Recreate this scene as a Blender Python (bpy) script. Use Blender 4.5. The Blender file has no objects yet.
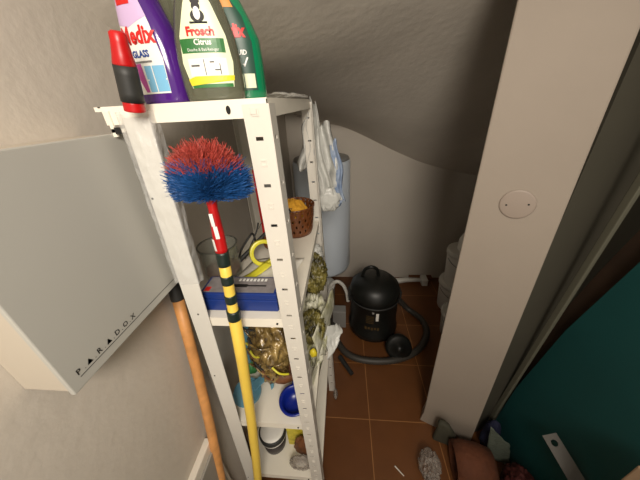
import bpy, bmesh, math, random
from mathutils import Vector, Matrix, noise
random.seed(7)
C = bpy.context.scene.collection
PI = math.pi

# ------------------------------------------------------------------ camera
def cam_matrix(yaw, pitch, roll, loc):
    cy, sy, cp, sp = math.cos(yaw), math.sin(yaw), math.cos(pitch), math.sin(pitch)
    f = Vector((sy*cp, cy*cp, -sp)); r = Vector((cy, -sy, 0)); d = f.cross(r)
    c, s = math.cos(roll), math.sin(roll)
    r2 = c*r + s*d; d2 = -s*r + c*d
    m = Matrix((r2, -d2, -f)).transposed().to_4x4()
    m.translation = loc
    return m
CAMZ = 1.490
cd = bpy.data.cameras.new('camera'); cam = bpy.data.objects.new('camera', cd); C.objects.link(cam)
cd.sensor_width = 36; cd.lens = 254.25/640*36; cd.clip_start = .01
cam.matrix_world = cam_matrix(-.10670, .49672, .05598, Vector((0, 0, CAMZ)))
bpy.context.scene.camera = cam
# ------------------------------------------------------------------ light
w = bpy.data.worlds.new('world'); bpy.context.scene.world = w; w.use_nodes = True
w.node_tree.nodes['Background'].inputs[0].default_value = (1, .90, .77, 1)
w.node_tree.nodes['Background'].inputs[1].default_value = .95
ld = bpy.data.lights.new('hall_lamp', 'SPOT'); lo = bpy.data.objects.new('hall_lamp', ld); C.objects.link(lo)
ld.energy = 72; ld.color = (1, .91, .80); ld.shadow_soft_size = .20; ld.spot_size = math.radians(100); ld.spot_blend = 1
lo.location = (.13, -.60, 1.92)
lo.rotation_euler = (Vector((-.14, 1.2, .85)) - lo.location).to_track_quat('-Z', 'Y').to_euler()
vs = bpy.context.scene.view_settings
vs.view_transform = 'Standard'; vs.look = 'None'; vs.gamma = 1; vs.use_curve_mapping = False; vs.exposure = 0.0
bpy.context.scene.cycles.max_bounces = 8
bpy.context.scene.cycles.transparent_max_bounces = 24

# ------------------------------------------------------------------ materials
def lin(c):
    return tuple((v/12.92 if v <= .04045 else ((v+.055)/1.055)**2.4) for v in [x/255 for x in c]) + (1,)
def mat(name, rgb, rough=.5, metal=0, var=.0, scale=20, bump=0, bscale=60, rgb2=None, trans=0, alpha=1, spec=.5, coat=0):
    m = bpy.data.materials.new(name); m.use_nodes = True; nt = m.node_tree; b = nt.nodes['Principled BSDF']
    b.inputs['Base Color'].default_value = lin(rgb); b.inputs['Roughness'].default_value = rough
    b.inputs['Metallic'].default_value = metal; b.inputs['Specular IOR Level'].default_value = spec
    b.inputs['Transmission Weight'].default_value = trans; b.inputs['Alpha'].default_value = alpha
    b.inputs['Coat Weight'].default_value = coat
    tc = nt.nodes.new('ShaderNodeTexCoord')
    if var or rgb2:
        n = nt.nodes.new('ShaderNodeTexNoise'); n.inputs['Scale'].default_value = scale; n.inputs['Detail'].default_value = 4
        nt.links.new(tc.outputs['Object'], n.inputs['Vector'])
        r = nt.nodes.new('ShaderNodeValToRGB'); r.color_ramp.elements[0].position = .35; r.color_ramp.elements[1].position = .65
        a = lin(rgb); r.color_ramp.elements[0].color = lin(rgb2) if rgb2 else tuple(v*(1-var) for v in a[:3]) + (1,)
        r.color_ramp.elements[1].color = a
        nt.links.new(n.outputs['Fac'], r.inputs['Fac']); nt.links.new(r.outputs['Color'], b.inputs['Base Color'])
    if bump:
        n = nt.nodes.new('ShaderNodeTexNoise'); n.inputs['Scale'].default_value = bscale; n.inputs['Detail'].default_value = 5
        nt.links.new(tc.outputs['Object'], n.inputs['Vector'])
        bp = nt.nodes.new('ShaderNodeBump'); bp.inputs['Strength'].default_value = bump; bp.inputs['Distance'].default_value = .01
        nt.links.new(n.outputs['Fac'], bp.inputs['Height']); nt.links.new(bp.outputs['Normal'], b.inputs['Normal'])
    return m
def tile_mat():
    m = bpy.data.materials.new('terracotta_tiles'); m.use_nodes = True; nt = m.node_tree; b = nt.nodes['Principled BSDF']
    tc = nt.nodes.new('ShaderNodeTexCoord'); mp = nt.nodes.new('ShaderNodeMapping')
    mp.inputs['Location'].default_value = (-.1316+.0015, -.7443+.0015, 0)
    br = nt.nodes.new('ShaderNodeTexBrick'); br.offset = 0; br.squash = 1
    br.inputs['Scale'].default_value = 1; br.inputs['Brick Width'].default_value = .33; br.inputs['Row Height'].default_value = .33
    br.inputs['Mortar Size'].default_value = .0022; br.inputs['Mortar Smooth'].default_value = .3; br.inputs['Bias'].default_value = 0
    br.inputs['Color1'].default_value = lin((122, 76, 41)); br.inputs['Color2'].default_value = lin((115, 70, 37)); br.inputs['Mortar'].default_value = lin((182, 128, 78))
    n = nt.nodes.new('ShaderNodeTexNoise'); n.inputs['Scale'].default_value = 9; n.inputs['Detail'].default_value = 6
    mx = nt.nodes.new('ShaderNodeMixRGB'); mx.blend_type = 'MULTIPLY'; mx.inputs['Fac'].default_value = .35
    nt.links.new(tc.outputs['Object'], mp.inputs['Vector']); nt.links.new(mp.outputs['Vector'], br.inputs['Vector'])
    nt.links.new(tc.outputs['Object'], n.inputs['Vector'])
    nt.links.new(br.outputs['Color'], mx.inputs['Color1']); nt.links.new(n.outputs['Fac'], mx.inputs['Color2'])
    nt.links.new(mx.outputs['Color'], b.inputs['Base Color']); b.inputs['Roughness'].default_value = .38
    return m
M = dict(
    wall=mat('wall_paint', (206, 197, 184), .75, var=.05, scale=3, bump=.12, bscale=40),
    ceil=mat('ceiling_paint', (216, 208, 195), .6, var=.10, scale=4, bump=.15, bscale=35),
    column=mat('column_paint', (156, 144, 131), .7, var=.05, scale=4, bump=.1, bscale=30),
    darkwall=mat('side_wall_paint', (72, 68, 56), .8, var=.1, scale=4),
    steel=mat('white_enamel_steel', (214, 209, 198), .35, var=.03, scale=8),
    steel_in=mat('white_enamel_shelf', (236, 230, 215), .4, var=.05, scale=6),
    hole=mat('dark_slot', (20, 18, 16), .8),
    alarm=mat('grey_white_plastic', (180, 178, 170), .45, var=.03, scale=3),
    alarm_side=mat('cream_plastic', (190, 180, 164), .45),
    ink=mat('black_ink', (28, 26, 26), .6),
    film=mat('clear_film', (235, 235, 232), .15, trans=.0, alpha=.22, bump=.8, bscale=50, spec=.8),
    red=mat('red_plastic', (190, 20, 22), .35, var=.15, scale=30), black=mat('black_rubber', (42, 42, 40), .55),
    yellow=mat('yellow_pole', (240, 205, 85), .35, var=.05, scale=20), tape=mat('dark_green_tape', (26, 40, 34), .4, bump=.2),
    wood=mat('pine_wood', (220, 156, 92), .5, var=.25, scale=30), white=mat('white_plastic', (216, 213, 204), .4),
    redbr=mat('red_bristle', (176, 66, 54), .6, var=.25, scale=40), bluebr=mat('blue_bristle', (24, 80, 142), .55, var=.3, scale=40),
    darkbr=mat('dark_bristle', (60, 30, 30), .6),
    purple=mat('purple_liquid', (88, 40, 140), .12, var=.2, scale=12, trans=.25), green=mat('green_bottle', (18, 128, 84), .2, trans=.15, coat=.4),
    clearb=mat('clear_bottle_pale_liquid', (132, 134, 112), .12, trans=.55, var=.15, scale=14), lilac=mat('lilac_label', (202, 176, 214), .4),
    labelw=mat('white_label', (232, 232, 226), .4), labelg=mat('cream_label', (226, 232, 196), .4), labelgr=mat('green_label_band', (44, 110, 52), .4),
    labelred=mat('label_red', (206, 34, 30), .4), labelblue=mat('label_blue', (40, 70, 140), .4), sky=mat('label_light_blue', (120, 180, 214), .4),
    pink=mat('label_magenta', (178, 70, 150), .4), labely=mat('label_yellow', (226, 206, 50), .4), dgreen=mat('dark_green_label', (20, 66, 50), .4),
    orange=mat('label_orange', (214, 140, 50), .4), maroon=mat('maroon_label', (104, 34, 44), .4), greyp=mat('grey_plastic', (140, 138, 134), .4),
    casebl=mat('blue_case_plastic', (26, 52, 122), .35), caselid=mat('smoked_clear_lid', (158, 152, 152), .15, alpha=.82, var=.2, scale=60),
    glass=mat('clear_glass', (150, 152, 140), .05, alpha=.36, spec=.9), rust=mat('red_brown_contents', (140, 50, 28), .6, var=.4, scale=80),
    tapey=mat('lime_yellow_tape', (222, 214, 60), .3), brown=mat('brown_plastic', (112, 64, 32), .35, var=.2, scale=30),
    cloth=mat('yellow_cloth', (226, 164, 44), .8, var=.15, scale=30, bump=.4), paper=mat('white_paper', (230, 226, 214), .8),
    bagw=mat('white_bag_plastic', (200, 200, 194), .3, var=.1, scale=20, bump=.5, bscale=40), bagblue=mat('blue_bag_print', (112, 130, 160), .4, rgb2=(150, 164, 184), scale=30),
    goldfoil=mat('gold_brown_foil', (176, 148, 88), .22, metal=.1, coat=.6, rgb2=(64, 46, 22), scale=38, bump=.9, bscale=30),
    olive=mat('olive_print_packet', (128, 118, 60), .35, rgb2=(40, 36, 18), scale=34, bump=.5), printbag=mat('printed_white_bag', (226, 224, 206), .35, rgb2=(150, 148, 100), scale=18, bump=.5),
    lblue=mat('light_blue_plastic', (104, 158, 180), .3, alpha=.85), bowl=mat('cobalt_plastic', (14, 34, 128), .3), leaf=mat('green_plastic', (60, 132, 70), .4),
    bucket=mat('grey_bucket', (64, 58, 57), .4), mwhite=mat('milky_white_plastic', (236, 233, 225), .4), ypack=mat('yellow_packet', (224, 206, 60), .5, var=.3, scale=60),
    bpack=mat('brown_packet', (120, 74, 40), .6, var=.4, scale=50), tank=mat('tank_enamel', (226, 236, 246), .3, var=.04, scale=5), tankcap=mat('tank_cap_grey', (140, 140, 138), .4),
    vac=mat('vacuum_black', (26, 27, 24), .42, var=.2, scale=15), hose=mat('dark_grey_hose', (62, 58, 52), .5), chrome=mat('grey_metal', (170, 168, 160), .3, metal=.7),
    teal=mat('teal_board', (20, 80, 80), .6, var=.12, scale=5), dwood=mat('dark_brown_wood', (60, 42, 28), .7, var=.3, scale=12),
    greyprof=mat('grey_profile', (100, 98, 84), .5), darkred=mat('dark_red_cloth', (74, 22, 18), .8, var=.3, scale=20, bump=.5),
    terracotta=mat('terracotta_cloth', (104, 58, 34), .85, var=.35, scale=14, bump=.5), clearbag=mat('clear_crumpled_plastic', (170, 160, 150), .2, alpha=.42, bump=.6, bscale=30, spec=.8),
    slate=mat('dark_grey_green_cloth', (74, 72, 58), .8, var=.3, scale=12), navy=mat('navy_cloth', (30, 34, 62), .8), greygreen=mat('grey_green_plastic', (104, 112, 100), .4, alpha=.8, bump=.6),
    strip=mat('grey_metal_strip', (90, 86, 80), .5, metal=.2), beige=mat('beige_board', (178, 150, 122), .7), greybd=mat('grey_panel', (150, 146, 138), .5), cream=mat('cream_trunking', (226, 218, 204), .5),
    vlet=mat('dull_gold_print', (84, 66, 36), .5), jarrim=mat('glass_rim', (96, 96, 88), .15, alpha=.8),
    slit=mat('label_grey', (120, 120, 118), .5),
)
M['film'].node_tree.nodes['Principled BSDF'].inputs['Alpha'].default_value = .3

# ------------------------------------------------------------------ helpers
def obj(name, bm, m=None, parent=None, smooth=False, bevel=0, solid=0, sub=0):
    me = bpy.data.meshes.new(name)
    bmesh.ops.recalc_face_normals(bm, faces=bm.faces)
    bm.to_mesh(me); bm.free(); o = bpy.data.objects.new(name, me); C.objects.link(o)
    if m: me.materials.append(M[m] if isinstance(m, str) else m)
    if smooth:
        for p in me.polygons: p.use_smooth = True
    if solid: s = o.modifiers.new('s', 'SOLIDIFY'); s.thickness = solid; s.offset = 0
    if bevel: b = o.modifiers.new('b', 'BEVEL'); b.width = bevel; b.segments = 2; b.limit_method = 'ANGLE'
    if sub: s = o.modifiers.new('u', 'SUBSURF'); s.levels = sub; s.render_levels = sub
    if parent:
        o.parent = parent
        mw = Matrix.Identity(4); p = parent
        while p: mw = p.matrix_basis @ mw; p = p.parent
        o.matrix_parent_inverse = Matrix.Identity(4)
        q = parent
        while q and not q.get('local'): q = q.parent
        if not q: me.transform(mw.inverted())
    return o
def thing(name, label, cat, loc=(0, 0, 0), rz=0, group=None, local=False):
    o = bpy.data.objects.new(name, None); C.objects.link(o); o.location = loc; o.rotation_euler = (0, 0, rz); o.empty_display_size = .05
    o['label'] = label; o['category'] = cat
    if group: o['group'] = group
    if local: o['local'] = 1
    o.matrix_basis = Matrix.Translation(loc) @ Matrix.Rotation(rz, 4, 'Z')
    return o
def tag(o, label, cat, group=None, kind=None):
    o['label'] = label; o['category'] = cat
    if group: o['group'] = group
    if kind: o['kind'] = kind
    return o
def struct(name, bm, m, **k):
    o = obj(name, bm, m, **k); o['kind'] = 'structure'; return o
def bx(bm, a, b, mx=None):
    vs_ = [Vector((x, y, z)) for x in (a[0], b[0]) for y in (a[1], b[1]) for z in (a[2], b[2])]
    if mx: vs_ = [mx @ v for v in vs_]
    v = [bm.verts.new(p) for p in vs_]
    for f in ((0, 1, 3, 2), (4, 6, 7, 5), (0, 4, 5, 1), (2, 3, 7, 6), (0, 2, 6, 4), (1, 5, 7, 3)): bm.faces.new([v[i] for i in f])
    return bm
def box(a, b, mx=None): return bx(bmesh.new(), a, b, mx)
def tube(bm, pts, r, n=16, cap=True, closed=False):
    pts = [Vector(p) for p in pts]; rs = r if isinstance(r, (list, tuple)) else [r]*len(pts)
    rings = []; up = Vector((0, 0, 1)); prev = None
    for i, p in enumerate(pts):
        t = (pts[(i+1) % len(pts)] - pts[i-1]) if closed else (pts[min(i+1, len(pts)-1)] - pts[max(i-1, 0)])
        t.normalize()
        if prev is None:
            u = t.orthogonal().normalized()
        else:
            u = (prev - t*prev.dot(t)).normalized()
        prev = u; v = t.cross(u)
        rings.append([bm.verts.new(p + rs[i]*(math.cos(2*PI*k/n)*u + math.sin(2*PI*k/n)*v)) for k in range(n)])
    m_ = len(rings)
    for i in range(m_ if closed else m_-1):
        a, b = rings[i], rings[(i+1) % m_]
        off = 0
        if closed and i == m_-1:
            off = min(range(n), key=lambda o_: (a[0].co-b[o_].co).length)
        for k in range(n): bm.faces.new((a[k], a[(k+1) % n], b[(k+1+off) % n], b[(k+off) % n]))
    if cap and not closed: bm.faces.new(rings[0][::-1]); bm.faces.new(rings[-1])
    return bm
def lathe(bm, prof, c=(0, 0, 0), n=32, sx=1, sy=1, mx=None):
    rings = []
    for (r, z) in prof:
        ring = []
        for k in range(n):
            p = Vector((c[0]+max(r, .0002)*sx*math.cos(2*PI*k/n), c[1]+max(r, .0002)*sy*math.sin(2*PI*k/n), c[2]+z))
            ring.append(bm.verts.new(mx @ p if mx else p))
        rings.append(ring)
    for a, b in zip(rings, rings[1:]):
        for k in range(n): bm.faces.new((a[k], a[(k+1) % n], b[(k+1) % n], b[k]))
    bm.faces.new(rings[0][::-1]); bm.faces.new(rings[-1])
    return bm
def smooth_path(pts, k=6):
    pts = [Vector(p) for p in pts]; out = []
    for i in range(len(pts)-1):
        p0, p1, p2, p3 = pts[max(i-1, 0)], pts[i], pts[i+1], pts[min(i+2, len(pts)-1)]
        for j in range(k):
            t = j/k
            out.append(.5*((2*p1)+(p2-p0)*t+(2*p0-5*p1+4*p2-p3)*t*t+(3*p1-p0-3*p2+p3)*t**3))
    return out + [pts[-1]]
def prism(poly, y0, y1, mx=None):                     # outline in xz, thick in y
    bm = bmesh.new(); a = [Vector((x, y0, z)) for x, z in poly]; b = [Vector((x, y1, z)) for x, z in poly]
    if mx: a = [mx @ v for v in a]; b = [mx @ v for v in b]
    A = [bm.verts.new(v) for v in a]; B = [bm.verts.new(v) for v in b]; n = len(A)
    bm.faces.new(A); bm.faces.new(B[::-1])
    for i in range(n): bm.faces.new((A[i], A[(i+1) % n], B[(i+1) % n], B[i]))
    return bm
def lump(c, s, amp=.2, fr=3, seed=0, sub=4, sharp=False, mx=None):   # crumpled closed bag form
    bm = bmesh.new(); bmesh.ops.create_icosphere(bm, subdivisions=sub, radius=1)
    for v in bm.verts:
        d = v.co.normalized()
        n_ = noise.noise(d*fr + Vector((seed, 0, 0))) + .5*noise.noise(d*fr*2.3 + Vector((0, seed, 0)))
        if sharp: n_ = .5 - abs(n_)*2
        q = d*(1 + amp*n_)
        q = Vector((q.x*s[0], q.y*s[1], max(q.z, -.86)*s[2]))
        if mx: q = mx @ q
        v.co = q + Vector(c)
    return bm
def sheet(P, nu, nv):                                 # P(u,v)->point
    bm = bmesh.new(); g = [[bm.verts.new(P(i/nu, j/nv)) for j in range(nv+1)] for i in range(nu+1)]
    for i in range(nu):
        for j in range(nv): bm.faces.new((g[i][j], g[i+1][j], g[i+1][j+1], g[i][j+1]))
    return bm
def text_mesh(txt, size, cx=0, cz=0, bold=0.0, sxx=1.0):           # flat lettering in the xz plane, centred on (cx,cz)
    cu = bpy.data.curves.new('t', 'FONT'); cu.body = txt; cu.size = size; cu.align_x = 'CENTER'; cu.align_y = 'CENTER'; cu.offset = bold; cu.resolution_u = 2
    o = bpy.data.objects.new('t', cu); C.objects.link(o); dg = bpy.context.evaluated_depsgraph_get()
    me = bpy.data.meshes.new_from_object(o.evaluated_get(dg)); bm = bmesh.new(); bm.from_mesh(me)
    bpy.data.objects.remove(o); bpy.data.meshes.remove(me)
    for v in bm.verts: v.co = Vector((cx + v.co.x*sxx, 0, cz + v.co.y))
    return bm
def join(*bms):
    out = bmesh.new()
    for b in bms:
        me = bpy.data.meshes.new('j'); b.to_mesh(me); out.from_mesh(me); bpy.data.meshes.remove(me); b.free()
    return out

# ------------------------------------------------------------------ structure
WX, YB = -.415, 1.99
struct('floor', box((WX-.1, -1.6, -.05), (1.45, YB+.1, 0)), tile_mat())
struct('wall_left', box((WX-.1, -1.6, 0), (WX, YB+.1, 2.6)), 'wall')
struct('wall_back', box((WX, YB, 0), (1.45, YB+.1, 2.6)), 'wall')
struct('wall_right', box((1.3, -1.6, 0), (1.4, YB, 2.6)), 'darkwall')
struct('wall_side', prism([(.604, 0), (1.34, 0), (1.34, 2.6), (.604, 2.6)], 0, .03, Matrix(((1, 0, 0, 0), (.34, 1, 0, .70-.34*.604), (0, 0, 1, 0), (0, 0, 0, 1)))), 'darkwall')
# sloping, slightly warped underside of the stair
XS = [-.415, -.137, .055, .407, .642, .972, 1.3]
ROWS = [(2.06, [1.45, 1.363, 1.303, 1.132, 1.037, .953, .90]),
        (1.99, [1.45, 1.363, 1.303, 1.132, 1.037, .953, .90]),
        (1.60, [1.49, 1.44, 1.42, 1.34, 1.29, 1.24, 1.20]),
        (1.20, [1.53, 1.55, 1.57, 1.60, 1.62, 1.60, 1.58]),
        (.85, [1.565, 1.64, 1.69, 1.79, 1.86, 1.90, 1.92]),
        (.55, [1.625, 1.75, 1.82, 1.96, 2.04, 2.10, 2.14]),
        (.25, [1.82, 1.93, 2.00, 2.14, 2.22, 2.28, 2.32]),
        (.02, [1.97, 2.08, 2.16, 2.30, 2.38, 2.44, 2.48])]
def cr(ps, t):                                        # Catmull-Rom through samples
    n = len(ps)-1; i = min(int(t), n-1); f = t-i
    p0, p1, p2, p3 = ps[max(i-1, 0)], ps[i], ps[i+1], ps[min(i+2, n)]
    return .5*((2*p1)+(p2-p0)*f+(2*p0-5*p1+4*p2-p3)*f*f+(3*p1-p0-3*p2+p3)*f**3)
def ceilP(u, v):
    cols = [Vector((cr(XS, u*(len(XS)-1)), y, cr(zs, u*(len(XS)-1)))) for y, zs in ROWS]
    return cr(cols, v*(len(ROWS)-1))
ce = struct('ceiling', sheet(ceilP, 48, 56), 'ceil', smooth=True)
# slanting painted column at the right of the opening
def colpt(u, z, back=0):   # u 0 left edge, 1 right edge
    k = z/1.66; l = Vector((.403, .756, 0)).lerp(Vector((.361, .733, 1.66)), k) if 1 else 0
    r = Vector((.600, .660, 0)).lerp(Vector((.548, .648, 1.66)), k)
    if z < .08: l.x -= .012*(1-z/.08); 
    p = l.lerp(r, u); p.z = z
    return p + Vector((.45, .89, 0))*back
bm = bmesh.new(); zs = [0, .02, .04, .08, .5, 1, 1.5, 2.0, 2.6]; rings = []
for z in zs: rings.append([bm.verts.new(p) for p in (colpt(0, z), colpt(1, z), colpt(1, z, .07), colpt(0, z, .07))])
for a, b in zip(rings, rings[1:]):
    for k in range(4): bm.faces.new((a[k], a[(k+1) % 4], b[(k+1) % 4], b[k]))
bm.faces.new(rings[0][::-1]); bm.faces.new(rings[-1])
struct('column', bm, 'column', bevel=.004)
# round blank cover on the column
nrm = Vector((-.098, -.197, 0)).normalized(); ux = Vector((.197, -.096, 0)).normalized()
fp = colpt(.515, 1.219); pc = fp + nrm*.001
t = thing('cover_plate', 'round blank white cover plate screwed to the slanting column', 'cover plate', pc)
mx = Matrix.Translation(pc) @ Matrix((ux, -nrm, Vector((-.026, 0, 1)))).transposed().to_4x4() @ Matrix.Rotation(PI/2, 4, 'X')
M['plate'] = mat('blank_plate', (154, 140, 128), .5)
obj('plate', lathe(bmesh.new(), [(.0395, 0), (.041, .001), (.040, .002), (.036, .0026)], mx=mx, n=48), 'plate', t, smooth=True)
for s in (-1, 1): obj('screw', lathe(bmesh.new(), [(.0024, .0024), (.0024, .0036)], c=(s*.024, -s*.004, 0) if 0 else (s*.024, s*.004, 0), mx=mx, n=12), 'hole', t)

# cream trunking low on the left wall
t = thing('cable_trunking', 'cream plastic trunking box low on the left wall behind the wooden stick', 'trunking', (WX, .1, .5))
obj('body', box((WX, -.3, .25), (-.395, .352, .632)), 'cream', t, bevel=.003)
obj('lid', box((-.395, -.3, .26), (-.388, .335, .600)), 'greybd', t, bevel=.002)

# ------------------------------------------------------------------ alarm box
t = thing('alarm_box', 'grey-white wall box with black PARADOX lettering', 'alarm box', (WX, .28, 1.178))
obj('housing', box((WX, .165, 1.180), (-.346, .398, 1.462)), 'alarm_side', t, bevel=.003)
cv = obj('cover', box((-.347, .163, 1.178), (-.340, .400, 1.464)), 'alarm', t, bevel=.0015)
def onwall(bm, x=-.3396):      # xz lettering -> yz plane
    for v in bm.verts: v.co = Vector((x, v.co.x, v.co.z))
    return bm
ltr = []
for i, ch in enumerate('P^R^DOX'):
    yy = .1795 + i*.0160
    if ch == '^': ltr.append(prism([(yy-.0042, 1.1975), (yy+.0042, 1.1975), (yy, 1.2055)], 0, .0002))
    else: ltr.append(text_mesh(ch, .0115, yy, 1.2010, bold=.0002))
    if i < 6: ltr.append(prism([(yy+.0075, 1.1972), (yy+.0088, 1.1972), (yy+.0088, 1.1982), (yy+.0075, 1.1982)], 0, .0002))
obj('lettering', onwall(join(*ltr)), 'ink', t)
obj('rule_line', box((-.3399, .178, 1.1928), (-.3396, .396, 1.1936)), 'ink', t)

# ------------------------------------------------------------------ shelving unit
Y0, Y1 = .380, .885
XL, XR = -.316, -.100
def lean(bm, k, z0=1.483):
    for v in bm.verts: v.co.x += k*(z0 - v.co.z)
    return bm
def plate(u0, u1, cz_u, top, along, fixed):            # slotted steel flange
    bm = bmesh.new(); cols = [u0, cz_u-.0055, cz_u+.0055, u1]
    rows = [0]; z = 1.448
    hs = []
    while z > .03: hs.append(z); z -= .0685
    for h in sorted(hs): rows += [h-.0026, h+.0026]
    rows.append(top)
    P = (lambda u, z_: (u, fixed, z_)) if along == 'x' else (lambda u, z_: (fixed, u, z_))
    g_ = [[bm.verts.new(P(c, r)) for c in cols] for r in rows]
    for i in range(len(rows)-1):
        for j in range(3):
            if j == 1 and i % 2 == 1: continue
            bm.faces.new((g_[i][j], g_[i][j+1], g_[i+1][j+1], g_[i+1][j]))
    return bm
def emboss(u, fixed, along, sgn):
    out = []; z = 1.448-.03425 + .0685
    while z > .03:
        s = .0045
        for a, b in (((u-s, z-s), (u+s, z-s+.0012)), ((u-s, z+s-.0012), (u+s, z+s)), ((u-s, z-s), (u-s+.0012, z+s)), ((u+s-.0012, z-s), (u+s, z+s))):
            if along == 'x': out.append(box((a[0], fixed-.0007, a[1]), (b[0], fixed, b[1])))
            else: out.append(box((fixed, a[0], a[1]), (fixed+.0007, b[0], b[1])))
        z -= .0685
    return join(*out)
rack = thing('metal_shelving', 'white slotted metal shelving unit beside the left wall, crammed with cleaning things', 'shelving', ((XL+XR)/2, (Y0+Y1)/2, 0))
K = .0165
for side, (yf, yi) in enumerate(((Y0, Y0+.034), (Y1, Y1-.034))):
    kk = K if side == 0 else .028
    p = plate(-.137, XR, -.1195, 1.492, 'x', yf); p = join(p, emboss(-.1195, Y0-.0007, 'x', -1)) if side == 0 else p; e = plate(min(yf, yi), max(yf, yi), (yf+yi)/2, 1.492, 'y', XR)
    pe = join(p, e)
    if side:
        for v in pe.verts: v.co.x += .006
    po = obj('post', lean(pe, kk), 'steel', rack, solid=.0014)
    if side == 0:
        q = box((-.1265, Y0-.0025, 1.4835-.0045), (-.1175, Y0, 1.4835+.0045))
        obj('post_bolt', lean(q, kk), 'steel', po, bevel=.001)
# left front upright: plain face with small holes, its foot nearer the wall
def lpx(z): return -.313 - .040*max(0, 1.483-z)
bm = bmesh.new(); A = []
for z in (0, .4, .8, 1.2, 1.484):
    x = lpx(z); A.append([bm.verts.new(q) for q in ((x, Y0-.004, z), (x+.040, Y0-.004, z), (x+.040, Y0-.001, z), (x+.003, Y0-.001, z), (x+.003, Y0+.032, z), (x, Y0+.032, z))])
for a, b in zip(A, A[1:]):
    for k in range(6): bm.faces.new((a[k], a[(k+1) % 6], b[(k+1) % 6], b[k]))
bm.faces.new(A[0][::-1]); bm.faces.new(A[-1])
lp = obj('post', bm, 'white', rack, bevel=.0008)
for hx, hz in ((.005, 1.364), (.019, 1.107), (.010, .897), (.008, .30)):
    obj('hole', lathe(bmesh.new(), [(.0019, 0), (.0019, .0006)], mx=Matrix.Translation((lpx(hz)+hx, Y0-.0042, hz)) @ Matrix.Rotation(PI/2, 4, 'X'), n=12), 'hole', lp)
obj('post', join(box((XL-.03, Y1-.034, 0), (XL-.028, Y1, 1.492)), box((XL-.03, Y1-.002, 0), (XL+.005, Y1, 1.492))), 'steel', rack)
# crumpled clear film on top of the left upright
def filmP(u, v):
    z = 1.492 - .30*v; a = [(-.004, .034), (-.005, -.007), (.022, -.012), (.045, -.007), (.046, .010)]
    s = u*4; i = min(int(s), 3); f = s-i
    x = a[i][0]*(1-f)+a[i+1][0]*f; y = a[i][1]*(1-f)+a[i+1][1]*f
    n_ = noise.noise(Vector((u*9, v*7, 3)))*.0035
    return Vector((lpx(z)+x+n_*.6, Y0+y-abs(n_), z+.004*noise.noise(Vector((u*11, 0, v*3)))))
obj('plastic_film', sheet(filmP, 40, 60), 'film', rack, smooth=True)
SH = [1.499, 1.092, .672, .32]
for i, z in enumerate(SH):
    l = (-.350 if i == 0 else lpx(z)+.004); r = XR - .002 + K*(1.483-z)
    d = .0245; f0 = Y0+.002
    if i == 0: f0 = Y0+.003
    bm = box((l, f0, z-.0015), (r, Y1-.003, z))
    if i == 0:
        bx(bm, (-.346, f0, z-.024), (r, f0+.0012, z-.0015))
        bx(bm, (-.356, f0, z-.006), (-.346, f0+.0012, z))
        bx(bm, (-.340, f0-.003, z-.040), (-.334, f0, z-.006))
        bx(bm, (-.340, f0-.003, z-.034), (-.318, f0-.0015, z-.029))
    else: bx(bm, (l, f0, z-d), (r, f0+.0012, z-.0015))
    bx(bm, (r-.0012, f0, z-d), (r, Y1-.003, z-.0015)); bx(bm, (l, Y1-.0045, z-d), (r, Y1-.003, z-.0015))
    if i: bx(bm, (l, f0, z-d), (l+.0012, Y1-.003, z-.0015))
    s = obj('shelf', bm, 'steel_in', rack)
    if i == 0:
        ov = lathe(bmesh.new(), [(.0032, 0), (.0032, .0008)], mx=Matrix.Translation((-.158, f0-.0002, z-.0125)) @ Matrix.Scale(1.7, 4, (0, 0, 1)) @ Matrix.Rotation(PI/2, 4, 'X'), n=16)
        obj('slot', ov, 'hole', s); obj('slot', box((-.334, f0-.0042, z-.036), (-.324, f0-.0034, z-.027)), 'hole', s)
    else:
        obj('bolt', lathe(bmesh.new(), [(.0026, 0), (.0022, .002)], mx=Matrix.Translation((r-.047, f0, z-.0135)) @ Matrix.Rotation(PI/2, 4, 'X'), n=12), 'hole', s)

# red and black grip standing up from the wrapped upright
t = thing('gripped_tool', 'red and black rubber-gripped tool handle sticking up from the film-wrapped upright', 'tool handle', (-.29, .36, 1.49))
A_, B_ = Vector((-.2745, .357, 1.491)), Vector((-.2590, .352, 1.571))
def seg(a, b, ra, rb, f0, f1, n=5): return [A_.lerp(B_, f0+(f1-f0)*i/(n-1)) for i in range(n)], [ra+(rb-ra)*i/(n-1) for i in range(n)]
p_, r_ = seg(0, 0, .0125, .0122, 0, .14); obj('collar', tube(bmesh.new(), p_, r_, 24), 'red', t, smooth=True, bevel=.001)
p_, r_ = seg(0, 0, .0135, .0128, .14, .62); obj('grip', tube(bmesh.new(), p_, r_, 24), 'black', t, smooth=True)
p_, r_ = [A_.lerp(B_, f) for f in (.61, .64, .75, .9, 1.0, 1.03)], [.0122, .0126, .0108, .0092, .0090, .006]
obj('end_cap', tube(bmesh.new(), p_, r_, 24), 'red', t, smooth=True)

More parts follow.
